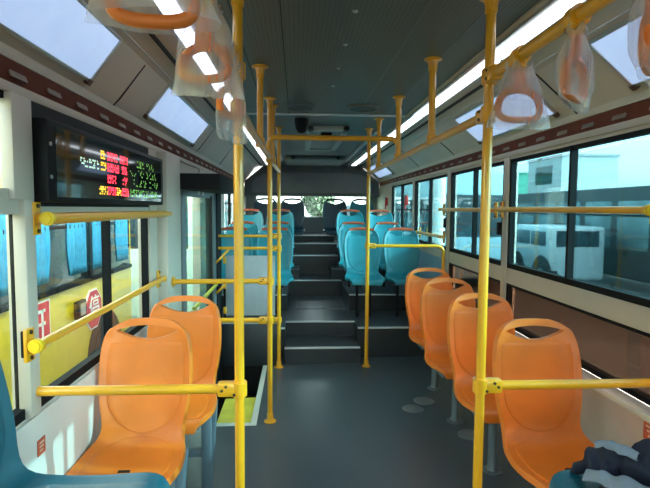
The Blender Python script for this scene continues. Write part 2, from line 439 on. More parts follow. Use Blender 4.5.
# ---- front (behind the camera) and rear ends
w = MB()
w.box(-WX, WX, YF - .06, YF, -.3, .85); w.box(-WX, WX, YF - .06, YF, 1.75, 2.25)
w.box(-WX, -.75, YF - .06, YF, .85, 1.75); w.box(WX - .08, WX, YF - .06, YF, .85, 1.75)  # opening narrowed to let in less light from the front
struct('wall_front', w, M_BEIGE)
n += 1; window_f = MB().box(-.75, WX - .08, YF - .035, YF - .03, .85, 1.75); struct('window_%d' % n, window_f, M_GL)
w = MB()
w.box(-WX - .06, WX + .06, YR, YR + .06, -.3, 1.29); w.box(-WX - .06, WX + .06, YR, YR + .06, 1.74, 2.25)
w.box(-WX - .06, -.98, YR, YR + .06, 1.29, 1.74); w.box(.98, WX + .06, YR, YR + .06, 1.29, 1.74)
wall_b = struct('wall_rear', w, mat('rear_wall_grey', (.30, .31, .31), .5))
# bulkhead with rounded shoulders below the ceiling
pts = [(-1.13, 1.69), (1.13, 1.69), (1.13, 1.9), (1.0, 2.0), (.8, 2.17), (-.8, 2.17), (-1.0, 2.0), (-1.13, 1.9)]
MB().prism(pts, 'Y', 8.42, 8.5).build('bulkhead', M_GREYD, wall_b)
pts = [(-1.0, 1.71), (1.0, 1.71), (1.0, 1.86), (.93, 1.96), (.80, 2.02), (.6, 2.04), (-.6, 2.04), (-.80, 2.02), (-.93, 1.96), (-1.0, 1.86)]
MB().prism(pts, 'Y', 8.36, 8.43, .012).build('bulkhead_cover', mat('bulkhead_grey', (.20, .215, .23), .5, var=.05), wall_b)
MB().box(-1.13, 1.13, 8.42, YR, 1.655, 1.69).build('bulkhead_shelf', M_GREYD, wall_b)
n += 1
o = MB(); o.box(-.98, .98, YR - .005, YR + .04, 1.29, 1.31); o.box(-.98, .98, YR - .005, YR + .04, 1.72, 1.74)
o.box(-.98, -.95, YR - .005, YR + .04, 1.29, 1.74); o.box(.95, .98, YR - .005, YR + .04, 1.29, 1.74)
o = struct('window_%d' % n, o, M_ALU)
MB().box(-.97, .97, YR + .015, YR + .02, 1.30, 1.73).build('pane', M_GL, o)
# ---- brown vent bands
def band(idx, sg):
    q = [(sg * 1.128, 1.893), (sg * 1.150, 1.832), (sg * 1.155, 1.832), (sg * 1.155, 1.893)]
    o = struct('trim_%d' % idx, MB().prism(q, 'Y', YF, 8.42), M_BROWN)
    lw = MB().box(sg * 1.14, sg * 1.156, YF, 8.42, 1.80, 1.832, .003); lw.build('band_edge', M_BEIGE, o)
    a = math.atan2(.022, .061) * sg
    y = .25
    while y < 7.5:
        v = MB()
        v.box(-.002, .004, -.048, .048, -.016, .016, .002)
        for k in range(5):
            v.box(-.004, .0, -.040 + k * .018, -.032 + k * .018, -.011, .011)
        v.xf(Matrix.Translation((sg * 1.139, y, 1.8625)) @ Matrix.Rotation(a, 4, 'Y'))
        v.build('vent', M_VENT, o); y += .235
    return o
band(1, 1); band(2, -1)

# ---- middle door on the left
d = thing('door_1', None, None, (-1.08, 3.5, -.3)); d['kind'] = 'structure'
A = Vector((-1.085, 3.58, 0)); B = Vector((-.99, 4.46, 0)); ang = math.atan2(B.x - A.x, B.y - A.y)
MD = Matrix.Translation(A) @ Matrix.Rotation(-ang, 4, 'Z')
Ld = (B - A).length
fr_ = MB()
fr_.box(-.02, .02, 0, .085, -.28, 1.60); fr_.box(-.02, .02, Ld - .07, Ld, -.28, 1.60)
fr_.box(-.02, .02, 0, Ld, 1.53, 1.60); fr_.box(-.02, .02, 0, Ld, -.28, -.05)
fr_.xf(MD).build('leaf_frame', mat('door_grey', (.17, .20, .22), .35, metal=.3), d)
MB().box(-.004, .004, .08, Ld - .06, -.06, 1.54).xf(MD).build('pane', M_GDOOR, d)
MB().box(-.02, .03, Ld, Ld + .14, -.28, 1.62).xf(MD).build('black_post', M_BLACK, d)
MB().box(-.024, .024, Ld - .17, Ld - .13, -.2, 1.55).xf(MD).build('leaf_seal', M_BLACK, d)
MB().box(-1.15, -.80, 3.57, 4.62, 1.575, 1.69, .01).build('header', M_BLACK, d)
m_ = MB()
for y in (.35, .45): m_.box(.02, .03, y, y + .05, 1.55, 1.58)
m_.xf(MD).build('header_bolts', M_ALU, d)
MB().tube([MD @ Vector((.05, .14, .70)), MD @ Vector((.05, .80, .79))], .014).build('door_handle', mat('olive_rail', (.45, .42, .05), .35), d)

# ================================================================== SEATS
CT = [(.107, .952, .085), (.106, .945, .118), (.104, .933, .145), (.100, .912, .168), (.092, .875, .190), (.080, .82, .203), (.066, .755, .209), (.050, .68, .208), (.034, .605, .200),
      (.018, .540, .188), (-.006, .485, .184), (-.045, .449, .194), (-.10, .430, .211), (-.19, .422, .220), (-.28, .426, .217), (-.35, .434, .207), (-.400, .433, .190), (-.424, .413, .170), (-.430, .387, .158), (-.428, .364, .152)]
CT = [(y, z, w_ * .935) for y, z, w_ in CT]
def cr(t):
    t = max(0, min(len(CT) - 1.0001, t)); i = int(t); u = t - i
    P = [CT[max(0, i - 1)], CT[i], CT[i + 1], CT[min(len(CT) - 1, i + 2)]]
    return [0.5 * (2 * P[1][k] + (P[2][k] - P[0][k]) * u + (2 * P[0][k] - 5 * P[1][k] + 4 * P[2][k] - P[3][k]) * u * u + (3 * P[1][k] - P[0][k] - 3 * P[2][k] + P[3][k]) * u ** 3) for k in range(3)]
def surf(s, t, off=0.0, w=None):
    y, z, ww = cr(t); full = ww
    if w is not None: ww = w
    x = s * ww; r = min(1, abs(x) / max(.16, full))
    up = 1 - smoothstep(8, 12, t)
    top = 1 - smoothstep(0, 5, t)
    z = z - .62 * x * x * top
    y = y - .030 * r ** 3 * up
    z = z + .016 * r ** 3 * (1 - up) * (1 - smoothstep(15, 18, t))
    a, b_ = cr(t - .05), cr(t + .05); ty, tz = b_[0] - a[0], b_[1] - a[1]; L = math.hypot(ty, tz) or 1
    ny, nz = tz / L, -ty / L     # towards the sitter
    return Vector((x, y + ny * off, z + nz * off))
def seat_meshes():
    ns = [-1, -.93, -.8, -.6, -.3, 0, .3, .6, .8, .93, 1]
    rows = [[surf(s, t) for s in ns] for t in [i * .5 for i in range(37)]]
    o = MB().grid(rows).build('shell', M_ORA, None)
    bm = bmesh.new(); bm.from_mesh(o.data)
    # make sure the front looks to the sitter
    if sum(f.normal.y for f in bm.faces if f.calc_center_median().z > .6) > 0: bmesh.ops.reverse_faces(bm, faces=bm.faces)
    bm.to_mesh(o.data); bm.free()
    so = o.modifiers.new('s', 'SOLIDIFY'); so.thickness = .026; so.offset = -1
    be = o.modifiers.new('b', 'BEVEL'); be.width = .009; be.segments = 3; be.limit_method = 'ANGLE'; be.angle_limit = math.radians(50)
    # slot
    lens = [(x / 20 * .136, .921 - .95 * (x / 20 * .136) ** 2) for x in range(-20, 21)] + [(x / 20 * .136, .858 + 2.3 * (x / 20 * .136) ** 2) for x in range(19, -20, -1)]
    cut = MB().prism(lens, 'Y', -.2, .3).build('cut', M_ORA)
    bo = o.modifiers.new('c', 'BOOLEAN'); bo.object = cut; bo.operation = 'DIFFERENCE'; bo.solver = 'EXACT'
    bake(o)
    bpy.data.objects.remove(cut)
    me = o.data
    bm = bmesh.new(); bm.from_mesh(me)
    for f_ in bm.faces: f_.smooth = True
    for e in bm.edges: e.smooth = not (len(e.link_faces) == 2 and e.calc_face_angle(0) > math.radians(42))
    bm.to_mesh(me); bm.free()
    bpy.data.objects.remove(o)
    def pad(t0, t1, wfun, off, nr=22, ncol=12):
        R = []
        for i in range(nr + 1):
            v = i / nr; t = t0 + (t1 - t0) * v; hw = wfun(v, t)
            R.append([surf(-1 + 2 * k / ncol, t, off, hw) for k in range(ncol + 1)])
        q = MB().grid(R).build('pad', M_ORA)
        bm = bmesh.new(); bm.from_mesh(q.data)
        if sum(f.normal.y for f in bm.faces) - sum(f.normal.z for f in bm.faces) > 0: bmesh.ops.reverse_faces(bm, faces=bm.faces)
        bm.to_mesh(q.data); bm.free()
        s_ = q.modifiers.new('s', 'SOLIDIFY'); s_.thickness = .012; s_.offset = -1
        b2 = q.modifiers.new('b', 'BEVEL'); b2.width = .0035; b2.segments = 2; b2.limit_method = 'ANGLE'; b2.angle_limit = math.radians(50)
        bake(q); me2 = q.data; bpy.data.objects.remove(q)
        for p in me2.polygons: p.use_smooth = True
        return me2
    def wb(v, t):
        base = cr(t)[2] - .030
        return max(.012, base * (math.sqrt(max(0, 1 - ((v - .60) / .40) ** 2)) if v > .60 else 1))
    back = pad(4.55, 10.25, wb, .0028)
    def wp(v, t):
        base = cr(t)[2] - .040
        return max(.02, base * (math.sqrt(max(0, 1 - ((.35 - v) / .36) ** 2)) if v < .35 else 1))
    pan = pad(10.55, 15.3, wp, .0026)
    # grip: tube along the top arch of the slot
    pts = [surf(x / 12, .9 + .5 * abs(x / 12) ** 2, -.008, .140) + Vector((0, 0, -.008)) for x in range(-12, 13)]
    grip_o = MB().tube(pts, lambda u: .012 + .006 * math.sin(PI * u), 10, rz=.0185).build('g', M_GRIP); grip = grip_o.data; bpy.data.objects.remove(grip_o)
    return me, back, pan, grip
SHELL, BACK, PAN, GRIP = seat_meshes()
def remat(me, m):
    me = me.copy(); me.materials.clear(); me.materials.append(m); return me
def child(name, me, parent):
    o = bpy.data.objects.new(name, me); COL.objects.link(o); o.parent = parent; return o
def seat_proto(m, gripm, legs, zl=0.0):
    t = thing('bus_seat', 'x', 'seat')
    child('shell', remat(SHELL, m), t); child('back_pad', remat(BACK, m), t); child('seat_pad', remat(PAN, m), t)
    s_ = MB().box(-.022, .022, -.258, -.244, .424, .4318, .002).build('drain_slot', M_BLACK, t)
    if gripm: g = child('handle_grip', remat(GRIP, gripm), t)
    m_ = MB()
    m_.box(-.14, .14, -.33, -.30, .370, .400, .004); m_.box(-.14, .14, -.06, -.03, .385, .415, .004)
    m_.box(-.15, -.12, -.34, -.0, .365, .395, .004); m_.box(.12, .15, -.34, -.0, .365, .395, .004)
    m_.build('seat_frame', M_BRACK, t)
    if legs == 'post':
        MB().lathe([(.055, 0), (.055, .006), (.032, .012), (.026, .03), (.026, .375)], (0, -.17, 0)).build('pedestal', M_STEEL, t)
    elif legs == 'frame':
        for sx in (.165,):
            l_ = MB(); l_.prism([(.04, .38), (-.03, .38), (-.215, 0), (-.165, 0)], 'X', sx - .022, sx + .022, .004); l_.build('leg', M_BRACK, t)
            l_ = MB(); l_.box(sx - .024, sx + .024, -.235, -.185, 0, .38, .006); l_.build('leg', M_BRACK, t)
        MB().box(-.2, .16, -.22, -.18, .17, .205, .004).build('cross_brace', M_BRACK, t)
    elif legs == 'short':
        for sx in (-.07, .07): MB().box(sx - .014, sx + .014, -.14, -.11, zl, .375, .004).build('leg', M_BLACK, t)
    return t
P_OR = seat_proto(M_ORA, None, 'post'); P_OL = seat_proto(M_ORA, None, 'frame')
P_TE = seat_proto(M_TEA, M_GRIP, 'short'); P_RB = seat_proto(M_TEA, M_BLKGRIP, 'short'); M_TEAD = mat('side_seat_teal', (.005, .088, .128), .33, var=.06, vscale=6, bump=.05, bscale=220)  # side seats use a darker teal base than the rear ones
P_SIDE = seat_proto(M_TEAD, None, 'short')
P_T2 = seat_proto(M_TEA, M_GRIP, 'short', .14)
P_NV = seat_proto(M_SEATDARK, M_BLKGRIP, 'short')
def put(p, x, y, z, label, group, rz=0.0):
    if 'used' not in p:
        p['used'] = 1; p.location = (x, y, z); p.rotation_euler = (0, 0, rz); p['label'] = label; p['group'] = group; return p
    return dup(p, (x, y, z), rz, label, group)
G = 'orange seats in single file along the right wall'
for x, y, lab in ((.825, 2.10, 'orange plastic bus seat just behind the navy jacket, first of the right-hand file'),
                  (.83, 2.80, 'orange bus seat partly behind the front right yellow pole, second of its file'),
                  (.83, 3.45, 'orange bus seat third from the front in the right-hand file'),
                  (.86, 4.08, 'orange bus seat farthest back, right before the blue seats')):
    put(P_OR, x, y, 0, lab, G)
G = 'orange seats by the left window'
put(P_OL, -.925, 2.16, 0, 'large orange bus seat beside the yellow school bus window, under the rail', G)
put(P_OL, -.885, 2.74, 0, 'orange bus seat on grey bracket legs, just before the middle door', G)
G = 'blue seats on the raised rear floor'
rows_r = [(5.42, .29, .46), (6.32, .33, .47), (7.25, .485, .52)]
names = {0: 'first', 1: 'second', 2: 'third'}
for i, (y, z, xa) in enumerate(rows_r):
    P_ = P_T2 if i else P_TE
    put(P_, xa, y, z, 'turquoise bus seat on the aisle right of the steps, %s row from the front' % names[i], G)
    put(P_, xa + .44, y, z, 'turquoise bus seat by the right windows, %s row from the front' % names[i], G)
for i, (y, z, xa) in enumerate(rows_r):
    P_ = P_T2 if i else P_TE
    put(P_, -.50, y, z, 'shaded blue bus seat on the aisle left of the steps, %s row from the front' % names[i], G)
    put(P_, -.945, y, z, 'shaded blue bus seat by the left wall behind the partition, %s row from the front' % names[i], G)
G = 'back row seats under the rear window'
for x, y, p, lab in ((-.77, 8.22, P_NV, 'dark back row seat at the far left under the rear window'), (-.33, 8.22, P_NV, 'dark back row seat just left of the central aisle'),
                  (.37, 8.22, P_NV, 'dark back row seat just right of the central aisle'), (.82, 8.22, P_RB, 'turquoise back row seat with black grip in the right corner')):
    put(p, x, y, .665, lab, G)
G = 'blue side seats over the front wheels'
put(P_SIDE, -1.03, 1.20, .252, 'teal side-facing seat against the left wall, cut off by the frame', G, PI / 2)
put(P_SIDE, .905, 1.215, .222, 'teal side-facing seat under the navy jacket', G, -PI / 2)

# ================================================================== POLES AND RAILS
R_ = .0165
def clamp(parent, p, axis='X', name='clamp', sgn=1):
    # split clamp block around a pole at p with a socket pointing along axis
    m_ = MB(); x, y, z = p
    m_.cyl((x, y, z), .026, .055, 'Z', 20, bev=.004)
    if axis == 'X': m_.box(x, x + sgn * .075, y - .021, y + .021, z - .024, z + .024, .008)
    else: m_.box(x - .021, x + .021, y, y + sgn * .075, z - .024, z + .024, .008)
    o = m_.build(name, M_YEL, parent)
    b = MB()
    for dz in (-.014, .014):
        if axis == 'X': b.cyl((x + sgn * (.030 + dz), y - .022, z + dz), .005, .006, 'Y', 10)
        else: b.cyl((x - .022, y + sgn * .03, z + dz), .005, .006, 'X', 10)
    if axis == 'X': b.cyl((x + sgn * .058, y - .022, z), .005, .006, 'Y', 10)
    b.build('screws', mat('dark_screw', (.06, .05, .035), .4, metal=.6), o)
    return o
def flange(parent, p, down=True, name='flange'):
    s_ = 1 if down else -1
    prof = [(.042, 0), (.042, s_ * .005), (.026, s_ * .010), (.021, s_ * .03), (.0205, s_ * .055), (.016, s_ * .057)]
    return MB().lathe(prof, p).build(name, M_YEL, parent)
def pole(x, y, z0, z1, label, group='yellow floor-to-ceiling poles', clamps=(), top=True, bottom=True):
    t = thing('grab_pole', label, 'pole', (x, y, z0), 0, group)
    MB().tube([(x, y, z0), (x, y, z1)], R_, 18).build('tube', M_YEL, t)
    if bottom: flange(t, (x, y, z0), True, 'floor_flange')
    if top: flange(t, (x, y, z1), False, 'ceiling_flange')
    for (z, ax, sg) in clamps: clamp(t, (x, y, z), ax, 'clamp', sg)
    return t
XL, XR = -.455, .392
pole(XL, 1.70, 0, ZC, 'yellow pole nearest the camera, left of the aisle', clamps=((.828, 'X', -1), (1.90, 'Y', -1), (1.775, 'Y', 1)))
pole(XR, 1.70, 0, ZC, 'yellow pole nearest the camera, right of the aisle', clamps=((.828, 'X', 1), (1.90, 'Y', -1), (1.775, 'Y', 1)))
pole(-.437, 3.33, 0, ZC, 'yellow pole at the near corner of the door well', clamps=((.965, 'X', -1), (.70, 'X', -1), (1.775, 'Y', -1)))
pole(-.418, 4.50, 0, ZC, 'yellow pole left of the first step, beside the partition', clamps=((1.20, 'X', -1), (1.09, 'X', -1), (.44, 'X', -1)))
pole(.385, 4.50, 0, ZC, 'yellow pole right of the first step, before the turquoise seats', clamps=((1.115, 'X', 1),))
# short stanchions
G = 'short ceiling stanchions'
def stanchion(x, y, label):
    t = thing('ceiling_stanchion', label, 'stanchion', (x, y, 1.775), 0, G)
    MB().tube([(x, y, 1.775), (x, y, ZC)], .0165, 16).build('tube', M_YEL, t); flange(t, (x, y, ZC), False, 'ceiling_flange')
    MB().cyl((x, y, 1.785), .024, .05, 'Z', 16, bev=.004).build('collar', M_YEL, t)
stanchion(XR - .004, 2.41, 'short yellow stanchion, first behind the front right pole'); stanchion(XR - .002, 3.22, 'short yellow stanchion on the right rail, second from the front'); stanchion(XR, 4.0, 'short yellow stanchion on the right rail, third from the front')
stanchion(-.447, 2.60, 'short yellow stanchion on the left rail, nearer one'); stanchion(-.430, 3.57, 'short yellow stanchion on the left rail, farther one')
# overhead rails
def rail(name, pts, label, cat='rail', r=R_, group=None, fil=.08, m=M_YEL):
    o = MB().tube(fillet(pts, fil) if len(pts) > 2 else pts, r, 16).build(name, m)
    return tag(o, label, cat, group)
G = 'overhead grab rails'
rail('overhead_rail', [(XL, -.6, 1.90), (XL, 1.70, 1.90)], 'left overhead rail with bagged straps, before the front pole', group=G, r=.0175)
rail('overhead_rail', [(XR, -.6, 1.90), (XR, 1.70, 1.90)], 'right overhead rail with bagged straps, before the front pole', group=G, r=.0175)
rail('overhead_rail', [(XL, 1.70, 1.775), (-.437, 3.33, 1.775), (-.418, 4.5, 1.775)], 'left overhead rail running back from the front pole', group=G)
rail('overhead_rail', [(XR, 1.70, 1.775), (.386, 4.5, 1.765)], 'right overhead rail running back from the front pole', group=G)
rail('cross_rail', [(-.44, 3.22, 1.775), (-.44, 3.22, 1.898), (.392, 3.22, 1.898), (.392, 3.22, 1.775)], 'yellow overhead crossbar with bent ends spanning the aisle', 'rail', fil=.09)
# low front crossbars
G = 'low front crossbars'
rail('crossbar', [(XL - .04, 1.70, .828), (-WX + .01, 1.70, .828)], 'low yellow crossbar from front left pole to the wall', 'rail', group=G)
rail('crossbar', [(XR + .04, 1.70, .828), (WX - .01, 1.70, .828)], 'low yellow crossbar in front of the right orange seats', 'rail', group=G)
# rails along windows
def wall_bracket(parent, x, y, z, sg, name='bracket'):
    m_ = MB(); m_.box(x - sg * .012, x, y - .025, y + .025, z - .055, z + .055, .004); m_.box(x - sg * .055, x, y - .012, y + .012, z - .016, z + .016, .003)
    o = m_.build(name, M_YEL, parent)
    b = MB()
    for dz in (-.042, .042): b.cyl((x - sg * .014, y, z + dz), .007, .006, 'X', 10)
    b.build('screws', mat('dark_screw', (.06, .05, .035), .4, metal=.6), o)
def wrail(label, x, y0, y1, z, sg, knob0=False, group='safety rails along the windows', ends=(True, True), r=.016):
    t = thing('window_rail', label, 'rail', (x, y0, z), 0, group)
    MB().tube([(x, y0, z), (x, y1, z)], r, 16).build('tube', M_YEL, t)
    wx = sg * (WX - .014)
    for e, y in zip(ends, (y0 + .0 if knob0 else y0 + .05, y1 - .03)):
        if e: wall_bracket(t, wx, y, z, sg)
    if knob0: MB().cyl((x, y0 - .015, z), .0235, .03, 'Y', 20, bev=.006).build('end_cap', mat('bright_yellow_cap', (.80, .52, .01), .4), t)
    return t
wrail('yellow rail across the left window under the display', -1.085, 1.725, 3.30, 1.410, -1, True, r=.02)
wrail('lower yellow rail across the left window beside orange seats', -1.10, 1.655, 3.22, 1.0, -1, True, r=.0145)
wrail('yellow rail across the large right window nearest the camera', 1.10, 1.87, 3.36, 1.452, 1, True)
wrail('yellow rail across the middle right window, farther back', 1.10, 3.38, 4.70, 1.447, 1)
wrail('short yellow rail low by the turquoise window seats', 1.11, 4.60, 5.6, 1.19, 1)
# barrier rails near the door
G = 'barrier rails around the middle door'
t = thing('barrier_rail', 'yellow barrier rail behind the second left orange seat', 'rail', (-1.07, 3.33, .965), 0, G)
MB().tube([(-1.07, 3.30, .965), (-.437, 3.33, .965)], R_, 16).build('tube', M_YEL, t)
MB().cyl((-1.062, 3.30, .965), .034, .014, 'X', 16).build('wall_flange', M_YEL, t)
rail('barrier_rail', [(-1.06, 3.33, .70), (-.45, 3.33, .70)], 'lower barrier rail behind the left orange seat by the door', 'rail', group=G)
rail('barrier_rail', [(-.99, 4.5, 1.20), (-.43, 4.50, 1.20)], 'upper of two close rails above the partition board', 'rail', group=G, r=.012)
rail('barrier_rail', [(-1.02, 4.5, 1.09), (-.43, 4.50, 1.09)], 'lower of two close rails at the top of the partition board', 'rail', group=G, r=.014)
rail('barrier_rail', [(-.92, 4.5, .44), (-.43, 4.50, .44)], 'yellow rail under the white partition board', 'rail', group=G, r=.014)
t = thing('partition_board', 'pale translucent partition board behind the door, before the left blue seats', 'partition', (-.68, 4.54, .0))
MB().box(-.90, -.455, 4.535, 4.545, .47, 1.02, .004).build('board', mat('frosted_board', (.34, .37, .42), .35, var=.04, vscale=12), t)
MB().box(-.94, -.40, 4.535, 4.56, 0.0, .40, .004).build('lower_panel', M_RISER, t)
MB().box(-.94, -.40, 4.525, 4.565, .395, .41, .003).build('edge_strip', M_NOSE, t)
for z in (.52, .75, .98):
    MB().box(-.92, -.895, 4.515, 4.55, z - .03, z + .03, .004).build('clip', M_YEL, t)
MB().box(-.52, -.505, 4.515, 4.55, .44, .51, .003).build('clip', M_YEL, t)
t = thing('curved_rail', 'yellow rail bending down to the wall before the turquoise seats', 'rail', (.385, 4.5, 1.115))
MB().tube(fillet([(.40, 4.50, 1.115), (1.085, 4.50, 1.115), (1.085, 4.50, .70)], .07), .0155, 16).build('tube', M_YEL, t)
MB().lathe([(.036, 0), (.036, .005), (.02, .012), (.018, .04)], (1.085, 4.50, .672)).build('foot_flange', M_YEL, t)
# small yellow grab stubs on the partition side
G = 'yellow grab stubs'
for z, l_ in ((1.02, 'upper yellow stub handle beside the door post'), (.75, 'lower yellow stub handle beside the door post')):
    rail('grab_stub', [(-.965, 4.42, z - .05), (-.93, 4.40, z - .02), (-.88, 4.42, z + .04), (-.87, 4.5, z + .05)], l_, 'handle', r=.010, group=G, fil=.03)

# ================================================================== HANGING STRAPS
def strap(x, y, yaw, label, seed, group='orange hanging straps in plastic bags', bw=.088, bl=.185, tilt=0.0, drop=0.0, rs=1.0):
    rnd = random.Random(seed)
    t = thing('hanging_strap', label, 'strap handle', (x, y, 1.90), yaw, group)
    L = lambda p: Vector(p)
    # collar on the rail (rail runs along world y): rotate back by -yaw
    q = MB(); q.cyl((0, 0, 0), .026, .04, 'Y', 20, bev=.004); q.box(-.014, .014, -.014, .014, -.045, -.015, .004)
    q.xf(Matrix.Rotation(-yaw, 4, 'Z')).build('rail_collar', M_YEL, t, local=1)
    # D-shaped ring
    n_ = 48; pts = []
    for k in range(n_):
        a = 2 * PI * k / n_; cx, cz = math.cos(a), math.sin(a)
        e = .78
        px = .066 * rs * math.copysign(abs(cx) ** e, cx); pz = rs * (.052 if cz > 0 else .034) * math.copysign(abs(cz) ** (e if cz > 0 else .55), cz)
        pts.append((px * (1 - .12 * max(0, cz)), 0, -.152 - drop + pz))
    MB().tube(pts, .0095, 12, closed=True, rz=.011).build('ring', M_STRAP, t, local=1)
    MB().prism([(-.014, -.035), (.014, -.035), (.022, -.108 - drop), (-.022, -.108 - drop)], 'Y', -.009, .009, .004).build('link', M_STRAP, t, local=1)
    # bag: gathered at the neck, flared to an open hem
    rows = []; ns = 40; nr = 26
    ph = [rnd.uniform(0, 6.28) for _ in range(8)]
    for i in range(nr + 1):
        v = i / nr
        z = -.03 - drop - bl * v
        wx = .020 + (bw - .020) * v ** .62 + .003 * math.sin(7 * v + ph[0])
        wy = .016 + .016 * smoothstep(.0, .4, v) - .014 * smoothstep(.7, 1, v)
        if v < .08: wx += .018 * (1 - v / .08); wy += .008 * (1 - v / .08)
        r = []
        for k in range(ns):
            a = 2 * PI * k / ns
            cr_ = .08 * math.sin(5 * a + ph[1] + 2 * v) + .03 * math.sin(9 * a + ph[2] - 3 * v) + .04 * math.sin(3 * a + ph[3] + 4 * v)
            cr_ *= (1 - .5 * smoothstep(.2, .9, v))
            ca, sa = math.cos(a), math.sin(a)
            px = wx * math.copysign(abs(ca) ** .8, ca) * (1 + cr_); py = wy * sa * (1 + 1.6 * cr_)
            zz = z + (.010 * math.sin(a + ph[4]) + .002 * math.sin(5 * a + ph[5])) * v + (.012 * math.sin(5 * a + ph[6]) if v < .02 else 0)
            r.append((px + tilt * v, py, zz))
        rows.append(r)
    tag(MB().grid(rows, True).build('plastic_wrap', M_FILM, t, local=1, ang=180), 'clear crumpled plastic bag over the ring')
    return t
strap(XL, .709, .12, 'bagged orange strap at the top left, nearest the camera', 1, tilt=-.0, bl=.148, drop=.02, rs=.8, bw=.085)
strap(XL, 1.097, -.25, 'bagged orange strap second from the front on the left rail', 2, tilt=.005, rs=.78, bw=.082)
strap(XL, 1.50, 1.15, 'bagged orange strap turned edge-on beside the front left pole', 3, bw=.075, bl=.215, tilt=.01, rs=.85)
strap(XR, 1.462, .10, 'bagged orange strap on the right rail nearest the yellow pole', 4, bw=.100, bl=.178)
strap(XR, 1.165, .75, 'bagged orange strap in the middle of three on the right rail', 5, bw=.09, bl=.170)
strap(XR, .915, .85, 'bagged orange strap cut off by the right frame edge', 6, bw=.09, bl=.175)

# ================================================================== CEILING EQUIPMENT
def light(x, y0, y1, label, group):
    t = thing('ceiling_light', label, 'light', (x, y0, 2.15), 0, group)
    MB().box(x - .056, x + .056, y0, y1, 2.140, 2.152, .003).build('housing', M_ALU, t)
    MB().box(x - .034, x + .034, y0 + .012, y1 - .012, 2.128, 2.142, .006).build('diffuser', M_LITE, t)
ordn = ['first', 'second', 'third', 'fourth', 'fifth', 'sixth']
for i in range(6):
    y0 = -.55 + i * 1.42
    light(.640, y0, y0 + 1.41, 'white tube light in the right ceiling strip, %s from the front' % ordn[i], 'right row of tube lights')
    light(-.70, y0, y0 + 1.41, 'white tube light in the left ceiling strip, %s from the front' % ordn[i], 'left row of tube lights')
# advert lightboxes on the sloping ducts
def lightbox(sg, off, y0, y1, label):
    A_ = Vector((sg * (.905 + off), 0, 2.116)); B_ = Vector((sg * 1.088, 0, 1.956))
    u = (B_ - A_).normalized(); nrm = Vector((-sg * abs(u.z), 0, -abs(u.x))).normalized()
    t = thing('advert_lightbox', label, 'light box', ((A_ + B_) / 2 + Vector((0, y0, 0))), 0, 'blank lit panels on the sloping ducts')
    Lh = (B_ - A_).length
    M = Matrix(((u.x, 0, nrm.x, A_.x), (0, 1, 0, 0), (u.z, 0, nrm.z, A_.z), (0, 0, 0, 1)))
    MB().box(.004, Lh - .004, y0, y1, -.004, .010, .002, M=M).build('face', M_AD, t)
    m_ = MB(); m_.box(-.008, .006, y0 - .012, y1 + .012, -.004, .014, .002, M=M); m_.box(Lh - .006, Lh + .008, y0 - .012, y1 + .012, -.004, .014, .002, M=M)
    m_.box(0, Lh, y0 - .014, y0 + .002, -.004, .014, .002, M=M); m_.box(0, Lh, y1 - .002, y1 + .014, -.004, .014, .002, M=M)
    m_.build('frame', M_ALU, t)
    for y in (y0, y1): MB().box(Lh - .006, Lh + .02, y - .016, y + .016, -.002, .02, .003, M=M).build('corner_clip', mat('clip_brown', (.12, .06, .04), .4), t)
lightbox(-1, .06, .85, 2.07, 'bright blank panel on the left duct nearest the camera')
lightbox(-1, .06, 2.83, 4.06, 'bright blank panel above the left display')
lightbox(1, -.005, .75, 1.965, 'bright blank panel on the right duct at the frame edge')
lightbox(1, -.005, 2.57, 3.66, 'bright blank panel behind the bagged right straps')
lightbox(1, -.005, 7.0, 8.1, 'small far bright panel on the right duct near the rear')
# roof hatch, vents, dome
t = thing('roof_hatch', 'pale framed roof hatch in the ceiling beyond the crossbar', 'hatch', (0, 5.1, ZC))
m_ = MB()
for a in ((-.17, .20, 4.40, 4.50), (-.17, .20, 5.90, 6.0), (-.17, -.11, 4.40, 6.0), (.14, .20, 4.40, 6.0)): m_.box(*a, ZC - .035, ZC + .002, .006)
m_.build('frame', mat('hatch_pale', (.42, .44, .43), .45), t)
MB().box(-.11, .14, 4.5, 5.9, ZC - .02, ZC + .001).build('lid', mat('hatch_lid', (.16, .17, .16), .4), t)
MB().box(-.04, .06, 4.62, 4.66, ZC - .05, ZC - .02, .006).build('pull', M_BLACK, t)
for y, x, l_ in ((3.92, -.235, 'dark round ceiling vent on the left behind the cross trim'), (3.92, .205, 'dark round ceiling vent on the right behind the cross trim')):
    t = thing('ceiling_vent', l_, 'vent', (x, y - .35, ZC), 0, 'round ceiling vents')
    MB().lathe([(.115, 0), (.11, -.012), (.095, -.016), (.09, -.006), (.0005, -.004)], (x, y - .35, ZC)).build('ring', M_GREYD, t)
    MB().cyl((x, y - .35, ZC - .008), .088, .008).build('grille', mat('vent_dark', (.045, .05, .05), .5), t)
t = thing('ceiling_camera', 'black cone-shaped camera hanging from the ceiling left of the hatch', 'camera', (-.225, 4.0, ZC))
MB().lathe([(.052, 0), (.056, -.02), (.054, -.05), (.045, -.09), (.028, -.118), (.0005, -.128)], (-.225, 4.0, ZC)).build('dome', M_BLACK, t)
MB().cyl((-.225, 4.0, ZC - .005), .062, .012).build('mount', M_GREYD, t)
t = thing('air_return_panel', 'grey air return panel at the rear end of the ceiling', 'vent', (0, 7.4, ZC))
MB().box(-.42, .42, 6.9, 7.9, ZC - .05, ZC, .01).build('housing', mat('return_grey', (.20, .21, .21), .5), t)
MB().box(-.36, .36, 6.89, 6.905, ZC - .04, ZC - .01).build('grille', M_GREYD, t)
for x in (-.31, .31): MB().cyl((x, 6.9, ZC - .025), .025, .02, 'Y').build('nozzle', M_BLACK, t)
for x in (-.48, .46): MB().box(x - .015, x + .015, 4.6, 7.4, ZC - .03, ZC, .004).build('trim_runner', M_ALU, ceil)

